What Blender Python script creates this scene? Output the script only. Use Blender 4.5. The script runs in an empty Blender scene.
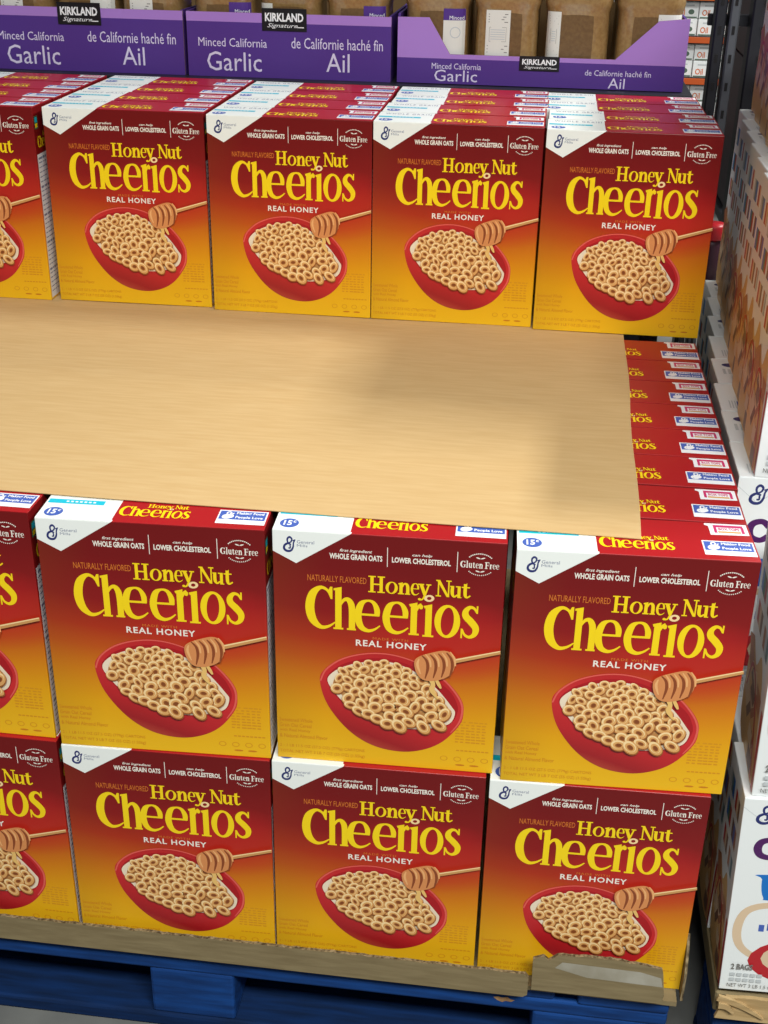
import bpy, bmesh, math, random
from mathutils import Vector, Matrix

random.seed(7)
COL = bpy.context.scene.collection
Z0 = 0.44                      # height of the joint between the lower two layers of boxes above the floor

# ------------------------------------------------------------------ materials
def lin(c):
    r = []
    for v in c:
        v = v / 255.0
        r.append(v / 12.92 if v <= 0.04045 else ((v + 0.055) / 1.055) ** 2.4)
    return (r[0], r[1], r[2], 1.0)

def mat(name, rgb, rough=0.4, spec=0.4, metal=0.0, noise=None, bump=0.0, scale=60.0, stretch=(1, 1, 1), coat=0.0, trans=0.0):
    m = bpy.data.materials.new(name); m.use_nodes = True
    nt = m.node_tree; b = nt.nodes['Principled BSDF']
    b.inputs['Base Color'].default_value = lin(rgb)
    b.inputs['Roughness'].default_value = rough
    b.inputs['Specular IOR Level'].default_value = spec
    b.inputs['Metallic'].default_value = metal
    b.inputs['Coat Weight'].default_value = coat
    b.inputs['Transmission Weight'].default_value = trans
    if noise or bump:
        tc = nt.nodes.new('ShaderNodeTexCoord'); mp = nt.nodes.new('ShaderNodeMapping')
        mp.inputs['Scale'].default_value = stretch
        nt.links.new(tc.outputs['Object'], mp.inputs['Vector'])
        n = nt.nodes.new('ShaderNodeTexNoise'); n.inputs['Scale'].default_value = scale; n.inputs['Detail'].default_value = 5
        nt.links.new(mp.outputs['Vector'], n.inputs['Vector'])
        if noise:
            r = nt.nodes.new('ShaderNodeValToRGB')
            r.color_ramp.elements[0].position = 0.35; r.color_ramp.elements[1].position = 0.68
            r.color_ramp.elements[0].color = lin(noise); r.color_ramp.elements[1].color = lin(rgb)
            nt.links.new(n.outputs['Fac'], r.inputs['Fac']); nt.links.new(r.outputs['Color'], b.inputs['Base Color'])
        if bump:
            bp = nt.nodes.new('ShaderNodeBump'); bp.inputs['Strength'].default_value = bump; bp.inputs['Distance'].default_value = 0.002
            nt.links.new(n.outputs['Fac'], bp.inputs['Height']); nt.links.new(bp.outputs['Normal'], b.inputs['Normal'])
    return m

class NT:
    """small helper that writes arithmetic as math nodes"""
    def __init__(self, nt): self.nt = nt
    def m(self, op, a, b=None, c=None, clamp=False):
        n = self.nt.nodes.new('ShaderNodeMath'); n.operation = op; n.use_clamp = clamp
        for i, v in enumerate((a, b, c)):
            if v is None: continue
            if isinstance(v, (int, float)): n.inputs[i].default_value = v
            else: self.nt.links.new(v, n.inputs[i])
        return n.outputs[0]
    def mix(self, f, a, b):
        n = self.nt.nodes.new('ShaderNodeMix'); n.data_type = 'RGBA'
        for s, v in (('Factor', f), ('A', a), ('B', b)):
            k = [i for i in n.inputs if i.name == s and i.enabled and (i.type == 'RGBA' if s != 'Factor' else i.type == 'VALUE')][0]
            if isinstance(v, (int, float, tuple)): k.default_value = v
            else: self.nt.links.new(v, k)
        return [o for o in n.outputs if o.type == 'RGBA'][0]
    def ramp(self, f, stops):
        n = self.nt.nodes.new('ShaderNodeValToRGB'); e = n.color_ramp.elements
        while len(e) < len(stops): e.new(0.5)
        for k, (p, c) in enumerate(stops): e[k].position = p; e[k].color = lin(c)
        self.nt.links.new(f, n.inputs['Fac']); return n.outputs['Color']

W, H, D = 0.24055, 0.2893, 0.0815           # printed cereal box
S = W / 1000.0                              # one print unit

def carton_material():
    m = bpy.data.materials.new('printed_carton'); m.use_nodes = True
    nt = m.node_tree; q = NT(nt); b = nt.nodes['Principled BSDF']
    b.inputs['Roughness'].default_value = 0.34; b.inputs['Specular IOR Level'].default_value = 0.3
    tc = nt.nodes.new('ShaderNodeTexCoord'); sp = nt.nodes.new('ShaderNodeSeparateXYZ'); nt.links.new(tc.outputs['Object'], sp.inputs[0])
    sn = nt.nodes.new('ShaderNodeSeparateXYZ'); nt.links.new(tc.outputs['Normal'], sn.inputs[0])
    x, y, z = sp.outputs
    u = q.m('MULTIPLY_ADD', x, 1 / S, 500.0)
    v = q.m('MULTIPLY', q.m('SUBTRACT', H, z), 1 / S)
    # ink fade from maroon to gold, a little higher on the left than in the middle
    du = q.m('MULTIPLY', q.m('SUBTRACT', u, 560.0), 1 / 560.0)
    lift = q.m('MULTIPLY', q.m('MULTIPLY', du, du), 55.0)
    t = q.m('MULTIPLY', q.m('ADD', v, lift), 1 / 1205.0)
    base = q.ramp(t, [(0.0, (112, 17, 19)), (0.15, (118, 18, 20)), (0.34, (140, 24, 24)), (0.46, (174, 50, 24)), (0.55, (192, 84, 22)),
                      (0.66, (212, 126, 18)), (0.80, (228, 162, 16)), (1.0, (238, 186, 30))])
    rx = q.m('MULTIPLY', q.m('SUBTRACT', u, 740.0), 1 / 420.0); ry = q.m('MULTIPLY', q.m('SUBTRACT', v, 500.0), 1 / 230.0)
    rr = q.m('ADD', q.m('MULTIPLY', rx, rx), q.m('MULTIPLY', ry, ry))
    glow = q.m('MULTIPLY', q.m('SUBTRACT', 1.0, rr, clamp=True), 0.6)
    base = q.mix(glow, base, lin((196, 34, 34)))
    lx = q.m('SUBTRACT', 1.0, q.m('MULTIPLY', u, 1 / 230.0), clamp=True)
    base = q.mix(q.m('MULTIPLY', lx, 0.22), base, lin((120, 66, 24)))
    top = q.m('GREATER_THAN', sn.outputs[2], 0.7)
    base = q.mix(top, base, lin((172, 26, 32)))
    a = q.m('LESS_THAN', q.m('MULTIPLY_ADD', u, -0.539, v), 104.0)
    c = q.m('LESS_THAN', q.m('MULTIPLY_ADD', u, 0.668, v), 227.0)
    fr = q.m('LESS_THAN', y, 0.004)
    front_white = q.m('MULTIPLY', q.m('MULTIPLY', a, c), fr)
    top_white = q.m('MULTIPLY', top, q.m('LESS_THAN', u, 334.0))
    base = q.mix(q.m('MAXIMUM', front_white, top_white), base, lin((240, 242, 238)))
    nt.links.new(base, b.inputs['Base Color'])
    return m

def bowl_material():
    m = bpy.data.materials.new('printed_red_bowl'); m.use_nodes = True
    nt = m.node_tree; q = NT(nt); b = nt.nodes['Principled BSDF']; b.inputs['Roughness'].default_value = 0.36
    tc = nt.nodes.new('ShaderNodeTexCoord'); sp = nt.nodes.new('ShaderNodeSeparateXYZ'); nt.links.new(tc.outputs['Object'], sp.inputs[0])
    v = q.m('MULTIPLY', q.m('SUBTRACT', H, sp.outputs[2]), 1 / S)
    u = q.m('MULTIPLY_ADD', sp.outputs[0], 1 / S, 500.0)
    t = q.m('MULTIPLY', q.m('ADD', q.m('SUBTRACT', v, 590.0), q.m('MULTIPLY', q.m('SUBTRACT', 500.0, u), 0.35)), 1 / 540.0)
    nt.links.new(q.ramp(t, [(0.0, (186, 30, 34)), (0.4, (206, 40, 44)), (0.7, (186, 30, 36)), (0.88, (158, 24, 30)), (1.0, (178, 66, 48))]), b.inputs['Base Color'])
    return m

M = dict(
    print=carton_material(), bowl=bowl_material(),
    yellow=mat('ink_yellow', (250, 214, 20), .36), white=mat('ink_white', (244, 236, 224), .36), orange=mat('ink_orange', (214, 118, 42), .36),
    brown=mat('ink_brown', (204, 126, 24), .4), faint=mat('ink_faint', (214, 144, 24), .4), navy=mat('ink_navy', (38, 46, 108), .36), blue=mat('ink_blue', (70, 98, 180), .36), grey=mat('ink_grey', (130, 136, 160), .4),
    cyan=mat('ink_cyan', (24, 190, 214), .36), magenta=mat('ink_magenta', (206, 50, 110), .36), label=mat('label_white', (244, 244, 246), .3),
    bowl_in=mat('ink_bowl_inside', (170, 22, 30), .36), bowl_lip=mat('ink_bowl_lip', (226, 96, 84), .36), milk=mat('ink_milk', (240, 222, 196), .36),
    o_dark=mat('ink_oat_dark', (158, 92, 42), .36), o_mid=mat('ink_oat', (222, 164, 98), .36), o_lite=mat('ink_oat_light', (250, 216, 160), .36), o_hole=mat('ink_oat_hole', (132, 70, 32), .36), bed=mat('ink_cereal_bed', (196, 140, 84), .36), honey=mat('ink_honey', (236, 190, 112), .36),
    wood=mat('ink_dipper', (216, 140, 84), .36), wood_d=mat('ink_dipper_groove', (140, 70, 36), .36), wood_l=mat('ink_dipper_light', (238, 176, 116), .36), stick=mat('ink_stick', (206, 150, 90), .36), glow=mat('ink_halo', (190, 96, 46), .36),
    black=mat('ink_black', (26, 24, 26), .4), green=mat('ink_green', (70, 120, 90), .4),
    kraft=mat('kraft_paper', (207, 173, 123), .72, .25, noise=(200, 164, 113), bump=.06, scale=16, stretch=(1.2, 12, 1)),
    board=mat('corrugated_board', (140, 124, 92), .85, .2, noise=(126, 110, 80), bump=.25, scale=50, stretch=(.4, 1, 3)),
    board_edge=mat('board_edge', (160, 140, 106), .9, .1, noise=(74, 60, 42), bump=.6, scale=260, stretch=(1, 1, .25)),
    board_light=mat('fresh_board', (196, 166, 120), .85, .2, noise=(172, 142, 98), bump=.3, scale=50, stretch=(.4, 1, 3)),
    tape=mat('clear_tape', (172, 166, 152), .2, .5, noise=(152, 144, 126), scale=30),
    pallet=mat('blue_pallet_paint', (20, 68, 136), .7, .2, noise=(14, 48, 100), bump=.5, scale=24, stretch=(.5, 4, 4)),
    pallet_low=mat('shaded_blue_paint', (14, 44, 90), .8, .15, noise=(12, 32, 64), bump=.5, scale=24, stretch=(.5, 4, 4)),  # bottom boards: same blue, darkened to paint in the shade under the deck
    chip=mat('bare_wood', (178, 140, 100), .85, .1, noise=(130, 96, 66), scale=60),
    floor=mat('sealed_concrete', (122, 122, 118), .5, .4, noise=(104, 104, 102), bump=.1, scale=9),
    violet=mat('violet_print', (84, 52, 138), .5, .3), lilac=mat('lilac_print', (172, 128, 208), .5, .3), lettering=mat('pale_lettering', (222, 212, 240), .5, .3),
    flute=mat('cut_board_edge', (140, 110, 120), .9, .1), inner=mat('tray_inside', (120, 96, 66), .9, .1),
    plaque=mat('black_plaque', (22, 20, 24), .4), garlic=mat('minced_garlic', (164, 132, 84), .28, .5, noise=(146, 112, 68), bump=.2, scale=170, coat=.6),
    garlic_dark=mat('minced_garlic_panel', (124, 94, 58), .3, .5, noise=(108, 80, 48), bump=.2, scale=170, coat=.5),
    lid=mat('jar_lid', (40, 40, 44), .4), paper=mat('paper_label', (228, 226, 218), .5, .3), print_grey=mat('print_grey', (120, 116, 112), .5),
    wcarton=mat('white_carton', (236, 238, 238), .3, .45), wshade=mat('carton_fold', (196, 200, 202), .4), purple=mat('ink_purple', (78, 26, 92), .36), royal=mat('ink_royal', (20, 112, 196), .36),
    tan=mat('ink_tan', (220, 192, 160), .4), rust=mat('ink_rust', (176, 112, 78), .4), amber=mat('ink_amber', (216, 170, 108), .4), cocoa=mat('ink_cocoa', (128, 92, 74), .4), red=mat('ink_red', (184, 30, 40), .36),
    teal=mat('ink_teal', (104, 132, 140), .4), steel=mat('dark_steel', (44, 44, 50), .45, .5, metal=.4), zinc=mat('zinc_post', (96, 98, 104), .45, .5, metal=.4), beam=mat('orange_beam', (196, 84, 30), .5), maroon=mat('maroon_pack', (64, 30, 44), .4),
    oil=mat('oil_print', (214, 110, 60), .4), leaf=mat('palm_print', (90, 110, 96), .4),
    halo=mat('bowl_halo', (222, 120, 60), .4),
)

# ------------------------------------------------------------------ mesh builder
class MB:
    def __init__(self): self.v = []; self.f = []; self.mi = []; self.ms = []
    def slot(self, key):
        if key not in self.ms: self.ms.append(key)
        return self.ms.index(key)
    def poly(self, pts, key):
        i = len(self.v); self.v += [tuple(p) for p in pts]; self.f.append(tuple(range(i, i + len(pts)))); self.mi.append(self.slot(key))
    def mesh(self, vs, fs, key):
        i = len(self.v); self.v += [tuple(p) for p in vs]; k = self.slot(key)
        for f in fs: self.f.append(tuple(i + j for j in f)); self.mi.append(k)
    def box(self, a, b, key, bev=0.0, seg=1):
        bm = bmesh.new(); bmesh.ops.create_cube(bm, size=1.0)
        for q in bm.verts: q.co = Vector([(a[i] + b[i]) / 2 + q.co[i] * (b[i] - a[i]) for i in range(3)])
        if bev: bmesh.ops.bevel(bm, geom=bm.edges[:], offset=bev, segments=seg, profile=.5, affect='EDGES')
        bm.verts.index_update(); self.mesh([q.co[:] for q in bm.verts], [[q.index for q in f.verts] for f in bm.faces], key); bm.free()
    def prism(self, pts, fa, fb, key, side=None):
        """closed outline pts (2-D) between two planes given as functions to 3-D"""
        n = len(pts); A = [fa(*p) for p in pts]; B = [fb(*p) for p in pts]
        self.poly(A, key); self.poly(B[::-1], key)
        for i in range(n):
            j = (i + 1) % n; self.poly([A[j], A[i], B[i], B[j]], side or key)
    def build(self, name, parent=None, smooth=False):
        me = bpy.data.meshes.new(name); me.from_pydata(self.v, [], self.f)
        for k in self.ms: me.materials.append(M[k])
        me.polygons.foreach_set('material_index', self.mi)
        if smooth: me.polygons.foreach_set('use_smooth', [True] * len(self.f))
        me.update()
        o = bpy.data.objects.new(name, me); COL.objects.link(o)
        if parent: o.parent = parent
        return o

def tag(o, label, cat, group=None):
    o['label'] = label; o['category'] = cat
    if group: o['group'] = group
    return o
def struct(o): o['kind'] = 'structure'; return o
def empty(name, loc, rz=0.0):
    o = bpy.data.objects.new(name, None); COL.objects.link(o); o.location = loc; o.rotation_euler = (0, 0, rz); o.empty_display_size = .05
    return o
def copy_tree(o, parent=None):
    c = o.copy(); COL.objects.link(c); c.parent = parent
    for ch in list(o.children): copy_tree(ch, c)
    return c

# ------------------------------------------------------------------ 2-D drawing
def cr(pts, closed=False, n=6):
    """Catmull-Rom through tuples of any length"""
    out = []; N = len(pts)
    for i in range(N if closed else N - 1):
        g = (lambda k: pts[k % N]) if closed else (lambda k: pts[min(max(k, 0), N - 1)])
        p0, p1, p2, p3 = g(i - 1), g(i), g(i + 1), g(i + 2)
        for s in range(n):
            t = s / n
            out.append(tuple(.5 * (2 * b + (c - a) * t + (2 * a - 5 * b + 4 * c - d) * t * t + (3 * b - a - 3 * c + d) * t ** 3) for a, b, c, d in zip(p0, p1, p2, p3)))
    if not closed: out.append(tuple(map(float, pts[-1])))
    return out
def stroke(pts, n=5):
    """variable-width stroke (x, y, width) -> list of quads"""
    c = cr(pts, False, n) if len(pts) > 2 else [tuple(map(float, p)) for p in pts]
    L, R = [], []
    for i, (x, y, w) in enumerate(c):
        a = c[max(i - 1, 0)]; b = c[min(i + 1, len(c) - 1)]
        dx, dy = b[0] - a[0], b[1] - a[1]; l = math.hypot(dx, dy) or 1; nx, ny = -dy / l * w / 2, dx / l * w / 2
        L.append((x + nx, y + ny)); R.append((x - nx, y - ny))
    return [[L[i], L[i + 1], R[i + 1], R[i]] for i in range(len(c) - 1)]
def rect(a, b, c, d): return [(a, b), (c, b), (c, d), (a, d)]
def ell(cx, cy, rx, ry, rot=0.0, n=24):
    c, s = math.cos(rot), math.sin(rot)
    return [(cx + rx * math.cos(t) * c - ry * math.sin(t) * s, cy + rx * math.cos(t) * s + ry * math.sin(t) * c) for t in [2 * math.pi * k / n for k in range(n)]]
def ring(outer, inner):
    n = len(outer); return [[outer[i], outer[(i + 1) % n], inner[(i + 1) % n], inner[i]] for i in range(n)]

def e_glyph(o=0):
    return stroke([(455 + o, 396, 23), (454 + o, 362, 25), (438 + o, 329, 17), (411 + o, 322, 11), (384 + o, 342, 27), (371 + o, 400, 32), (384 + o, 454, 28), (414 + o, 474, 18), (444 + o, 466, 11), (469 + o, 445, 6)]) + [rect(380 + o, 387, 465 + o, 398)]
GL = {   # glyphs drawn in print units inside the big wordmark: (left, top, right, bottom), polygons
    'C': ((139, 262, 275, 485), stroke([(253, 318, 9), (237, 283, 12), (206, 271, 18), (172, 305, 35), (159, 372, 40), (172, 436, 36), (206, 471, 21), (241, 466, 13), (271, 443, 6)]) + [[(249, 264), (259, 264), (259, 326), (251, 326), (239, 288)]]),
    'h': ((263, 262, 362, 478), [rect(271, 274, 299, 478), [(264, 271), (299, 262), (299, 279), (264, 281)], rect(263, 469, 307, 478), rect(323, 469, 363, 478)] + stroke([(294, 352, 10), (309, 327, 15), (327, 323, 22), (341, 345, 28), (345, 385, 28), (345, 478, 28)])),
    'e': ((353, 316, 471, 484), e_glyph()),
    'r': ((594, 312, 654, 481), [rect(602, 326, 630, 480), [(594, 325), (630, 314), (630, 334), (598, 337)], rect(595, 472, 640, 481)] + stroke([(626, 356, 9), (636, 333, 14), (649, 325, 19)]) + [ell(646, 335, 9, 12, n=14)]),
    'i': ((656, 316, 704, 485), [rect(666, 328, 694, 485), [(657, 329), (694, 318), (694, 338), (662, 341)], rect(656, 476, 704, 485)]),
    'o': ((706, 315, 818, 484), ring(ell(762, 399.5, 56, 84, n=30), ell(762, 399.5, 28, 71, .07, n=30))),
    's': ((822, 311, 903, 480), stroke([(889, 347, 8), (876, 325, 12), (857, 321, 17), (840, 341, 25), (842, 367, 31), (865, 393, 33), (886, 424, 30), (882, 456, 23), (860, 471, 15), (838, 459, 11), (827, 432, 8)]) + [rect(886, 312, 893, 350), rect(822, 430, 829, 479)]),
    'H': ((414, 196, 487, 278), [rect(424, 198, 438, 277), rect(464, 198, 478, 277), rect(415, 196, 447, 202), rect(455, 196, 487, 202), rect(415, 272, 447, 278), rect(455, 272, 487, 278), rect(436, 233, 466, 240)]),
    'n': ((544, 219, 597, 278), [rect(550, 224, 564, 277), [(544, 224), (564, 218), (564, 229), (547, 230)], rect(544, 272, 570, 278), rect(574, 272, 597, 278)] + stroke([(562, 242, 6), (570, 226, 8), (581, 227, 12), (586, 242, 14), (586, 277, 14)])),
    'y': ((629, 219, 687, 303), stroke([(643, 221, 15), (661, 274, 14)]) + stroke([(677, 221, 7), (661, 274, 8), (650, 296, 7), (636, 298, 8)]) + [rect(630, 219, 656, 225), rect(665, 219, 687, 225), ell(638, 296, 7, 6, n=12)]),
    'N': ((706, 194, 773, 276), [rect(715, 198, 721, 276), rect(759, 196, 765, 276), [(709, 196), (725, 196), (766, 276), (754, 276), (716, 206)], rect(707, 194, 725, 200), rect(750, 194, 773, 200), rect(707, 270, 730, 276)]),
    'u': ((766, 219, 818, 277), stroke([(778, 221, 14), (778, 258, 14), (787, 272, 9), (800, 262, 7)]) + [rect(800, 222, 813, 277), rect(768, 219, 785, 225), rect(792, 219, 813, 225), rect(804, 272, 818, 277)]),
    't': ((815, 200, 857, 277), stroke([(833, 206, 14), (833, 258, 14), (841, 272, 9), (856, 262, 6)]) + [rect(817, 220, 852, 226), [(826, 223), (840, 200), (840, 223)]]),
    'l': ((0, 0, 40, 100), [rect(10, 2, 30, 100), rect(2, 0, 30, 6), rect(0, 93, 40, 100)]),
    'F': ((0, 0, 70, 100), [rect(12, 0, 32, 100), rect(0, 0, 68, 8), rect(0, 92, 46, 100), rect(30, 45, 56, 53), rect(52, 36, 57, 62), rect(62, 0, 68, 26)]),
}
GL['G'] = ((139, 262, 280, 485), GL['C'][1][:-1] + [[(248, 263), (261, 263), (261, 327), (250, 327), (238, 288)], rect(240, 385, 268, 470), rect(222, 380, 282, 392)])
def glyph(ch, x0, y0, x1, y1):
    (a, b, c, d), ps = GL[ch]
    return [[(x0 + (x - a) / (c - a) * (x1 - x0), y0 + (y - b) / (d - b) * (y1 - y0)) for x, y in p] for p in ps]
def wordmark():
    P = []
    for ch in 'Chrios': P += GL[ch][1]
    P += GL['e'][1] + e_glyph(124)
    for ch in 'HnyNut': P += GL[ch][1]
    P += glyph('o', 490, 218, 543, 279) + glyph('e', 598, 218, 636, 279)
    return P
WORD = wordmark()
WORD_O = ring(ell(680, 289, 22, 17, -.15), ell(680, 289, 10, 8, -.15))

FONT_CACHE = {}
def text_mesh(s, bold=0.0, shear=0.0, space=1.0):
    """outline of s with the built-in font, normalised to a unit box (x right, y down)"""
    key = (s, bold, shear, space)
    if key in FONT_CACHE: return FONT_CACHE[key]
    cu = bpy.data.curves.new('lettering', 'FONT'); cu.body = s; cu.resolution_u = 2; cu.offset = bold; cu.shear = shear; cu.space_character = space
    ob = bpy.data.objects.new('lettering', cu); COL.objects.link(ob)
    dg = bpy.context.evaluated_depsgraph_get(); dg.update(); me = bpy.data.meshes.new_from_object(ob.evaluated_get(dg))
    vs = [(v.co.x, v.co.y) for v in me.vertices]; fs = [tuple(p.vertices) for p in me.polygons]
    bpy.data.objects.remove(ob); bpy.data.curves.remove(cu); bpy.data.meshes.remove(me)
    x0 = min(v[0] for v in vs); x1 = max(v[0] for v in vs); y0 = min(v[1] for v in vs); y1 = max(v[1] for v in vs)
    vs = [((x - x0) / (x1 - x0), 1 - (y - y0) / (y1 - y0)) for x, y in vs]
    FONT_CACHE[key] = (vs, fs); return vs, fs

class Ink:
    """draws flat print on one plane of a mesh builder: pl(u, v, height) -> local point"""
    def __init__(self, mb, pl): self.mb = mb; self.pl = pl
    def polys(self, ps, key, h):
        for i, p in enumerate(ps): self.mb.poly([self.pl(x, y, h + i * .012) for x, y in p], key)
    def text(self, s, box, key, h, **k):
        vs, fs = text_mesh(s, **k); a, b, c, d = box
        self.mb.mesh([self.pl(a + x * (c - a), b + y * (d - b), h) for x, y in vs], fs, key)

def g_logo(x0, y0, x1, y1):
    P = stroke([(203, 316, 9), (180, 309, 11), (160, 322, 14), (157, 343, 15), (176, 356, 14), (202, 352, 13), (216, 330, 11), (219, 305, 9), (226, 288, 10)]) + \
        stroke([(202, 318, 8), (182, 302, 10), (179, 281, 11), (193, 269, 12), (208, 279, 11), (203, 297, 9), (184, 308, 8), (168, 318, 8)]) + stroke([(196, 318, 8), (197, 336, 9), (185, 337, 7)]) + stroke([(214, 290, 6), (232, 284, 7)])
    return [[(x0 + (x - 148) / 84 * (x1 - x0), y0 + (y - 262) / 100 * (y1 - y0)) for x, y in p] for p in P]
SHELF_Z = (.447, .610, .773, .936)
LIGHTS = [('aisle_lamp', (.5, -2.1, 3.3), 2.2, .6, 205), ('cross_lamp', (2.2, 1.4, 3.5), .4, .8, 165), ('back_lamp', (1.9, 3.2, 3.4), 1.2, .4, 85)]
AMBIENT = .13
EXPOSURE = 0.0
# ------------------------------------------------------------------ the red cereal box
HL = 0.00008          # one layer of ink
def front_art(mb):
    f = Ink(mb, lambda u, v, h: ((u - 500) * S, -HL * h, H - v * S))
    f.polys(g_logo(45, 28, 100, 106), 'navy', 2)
    f.text('General', (106, 46, 181, 62), 'grey', 2); f.text('Mills', (106, 66, 152, 78), 'grey', 2)
    f.text('first ingredient', (290, 74, 430, 92), 'white', 2, bold=.015, shear=.3)
    f.text('WHOLE GRAIN OATS', (246, 97, 474, 125), 'white', 2, bold=.03)
    f.text('can help', (601, 76, 686, 92), 'white', 2, bold=.015, shear=.3)
    f.text('LOWER CHOLESTEROL', (515, 98, 766, 125), 'white', 2, bold=.03)
    f.polys([rect(494, 54, 497, 148), rect(792, 53, 795, 151)], 'white', 2)
    # 'Gluten Free' roundel
    x = 806.0; sc = 36 / 100
    for ch, w, top in (('G', 25, 94), ('l', 10, 92), ('u', 17, 103), ('t', 13, 97), ('e', 14.5, 103), ('n', 17.5, 103), (' ', 7, 0), ('F', 20, 94), ('r', 13, 103), ('e', 14.5, 103), ('e', 14.5, 103)):
        if ch != ' ': f.polys(glyph(ch, x, top, x + w - 1.5, 126), 'white', 2)
        x += w
    for k in range(13):                                  # small curved lettering above and below
        for sgn in (-1, 1):
            t = math.radians(sgn * 90 + (k - 6) * 8)
            cx, cy = 890 + 62 * math.cos(t), 108 + 52 * math.sin(t)
            f.polys([ell(cx, cy, 3.2, 3.4 if sgn < 0 else 2.4, t, n=6)], 'white', 2)
    for yy in (77, 141): f.polys([ell(881, yy, 10, 3, .3, n=8), ell(901, yy, 10, 3, -.3, n=8)], 'white', 2)
    f.text('NATURALLY FLAVORED', (150, 209, 407, 240), 'orange', 2)
    f.polys(WORD, 'yellow', 2); f.polys(WORD_O, 'o_lite', 5)
    f.text('MADE WITH', (438, 506, 594, 519), 'orange', 2, space=1.2)
    f.text('REAL HONEY', (363, 524, 676, 557), 'white', 2, bold=.02, space=1.15)
    # bowl of oat rings
    outer = cr([(201, 755), (226, 690), (298, 629), (395, 593), (495, 584), (590, 602), (677, 640), (755, 696), (812, 757), (846, 815), (854, 868), (841, 939), (768, 1040), (676, 1097), (567, 1117), (441, 1092), (330, 1016), (236, 885)], True, 5)
    c0 = (530, 860)
    f.polys([outer], 'bowl', 3)
    lip = [(204, 757, 7), (230, 694, 7), (299, 634, 7), (396, 598, 6), (495, 589, 6), (590, 606, 6), (676, 644, 7), (754, 700, 7), (808, 762, 8), (840, 818, 9), (848, 868, 9), (836, 930, 8), (800, 990, 4)]
    f.polys(stroke(lip), 'bowl_lip', 4)
    inn = cr([(232, 752), (255, 700), (313, 655), (395, 624), (480, 614), (570, 628), (648, 658), (722, 706), (787, 762), (818, 815), (828, 868), (800, 938), (735, 972), (640, 990), (549, 987), (465, 966), (392, 935), (330, 893), (276, 835)], True, 5)
    f.polys([inn], 'bowl_in', 5)
    milk_c = [(236, 755), (262, 704), (330, 662), (420, 636), (500, 629), (575, 646), (660, 692), (735, 760), (800, 846), (816, 880), (796, 936), (733, 966), (640, 984), (549, 981), (467, 960), (395, 929), (334, 887), (280, 830)]
    f.polys([cr(milk_c, True, 5)], 'milk', 6)
    f.polys([cr([(262, 772), (280, 724), (338, 690), (420, 662), (500, 654), (570, 670), (650, 716), (724, 786), (782, 850), (796, 884), (776, 922), (722, 946), (636, 962), (552, 958), (474, 938), (406, 908), (350, 868), (302, 826)], True, 5)], 'bed', 7)
    rnd = random.Random(5); pts = []
    edge = cr(milk_c, True, 3)
    def inside(x, y):
        r = False; n = len(edge)
        for i in range(n):
            (xa, ya), (xb, yb) = edge[i], edge[i - 1]
            if (ya > y) != (yb > y) and x < (xb - xa) * (y - ya) / (yb - ya) + xa: r = not r
        return r
    for _ in range(12000):
        x = rnd.uniform(255, 800); y = rnd.uniform(625, 975)
        r = (27 + (y - 650) / 330 * 14) * rnd.uniform(.9, 1.1)
        if not (inside(x, y + 4) and inside(x - r * .8, y) and inside(x + r * .75, y) and inside(x, y + r * .3)): continue
        if all(math.hypot(x - a, (y - b) * 1.15) > (r + c) * .60 for a, b, c in pts): pts.append((x, y, r))
    pts.sort(key=lambda p: p[1])
    h = 8.0
    for x, y, r in pts:
        rot = rnd.uniform(-1.2, 1.2); sq = rnd.uniform(.62, .98)
        f.polys([ell(x + r * .05, y + r * .12, r * 1.03, r * sq * 1.05, rot, 14)], 'o_dark', h)
        f.polys([ell(x, y, r * .98, r * sq * .96, rot, 16)], 'o_mid', h + .25)
        f.polys([ell(x - r * .08, y - r * .12, r * .84, r * sq * .78, rot, 14)], 'o_lite', h + .5)
        f.polys([ell(x - r * .02, y - r * .01, r * .66, r * sq * .62, rot, 14)], 'o_mid', h + .75)
        f.polys([ell(x, y + r * .02, r * .42, r * sq * .38, rot, 12)], 'o_dark', h + 1.0)
        f.polys([ell(x + r * .03, y - r * .02, r * .30, r * sq * .25, rot, 10)], 'o_hole', h + 1.25)
        h += .5
    # honey drip
    f.polys(stroke([(700, 690, 26), (712, 722, 20), (708, 752, 24), (722, 780, 14), (738, 800, 6)]) + stroke([(724, 694, 14), (738, 722, 16), (748, 742, 8)]), 'honey', h + 2)
    # honey dipper
    f.polys(stroke([(796, 594, 22), (1000, 530, 17)]), 'stick', h + 3)
    f.polys(stroke([(796, 588, 6), (1000, 524, 5)]), 'o_lite', h + 3.3)
    head = cr([(626, 606), (650, 578), (700, 556), (755, 541), (792, 556), (806, 600), (796, 650), (765, 684), (712, 704), (664, 700), (634, 662)], True, 4)
    f.polys([head], 'wood', h + 4)
    for k in range(4):
        cx = 672 + k * 36
        f.polys(stroke([(cx - 14, 574 - k * 8, 5), (cx + 8, 600 - k * 6, 12), (cx + 14, 640 - k * 5, 13), (cx + 4, 694 - k * 6, 5)]), 'wood_d', h + 5)
        f.polys(stroke([(cx + 2, 566 - k * 7, 4), (cx + 22, 596 - k * 6, 9), (cx + 27, 632 - k * 5, 6)]), 'wood_l', h + 5)
    f.polys(stroke([(646, 592, 5), (640, 625, 12), (655, 672, 5)]), 'wood_l', h + 5)
    # small print at the foot
    for k, s in enumerate(('Sweetened Whole', 'Grain Oat Cereal', 'with Real Honey', '& Natural Almond Flavor')):
        f.text(s, (12, 974 + k * 30, (165, 160, 155, 236)[k], 995 + k * 30), 'brown', 2)
    f.text('2 - 1 LB 11.5 OZ (27.5 OZ) (779g) CARTONS', (12, 1122, 408, 1142), 'brown', 2)
    f.text('TOTAL NET WT 3 LB 7 OZ (55 OZ) (1.55kg)', (12, 1154, 408, 1175), 'brown', 2)
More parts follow.
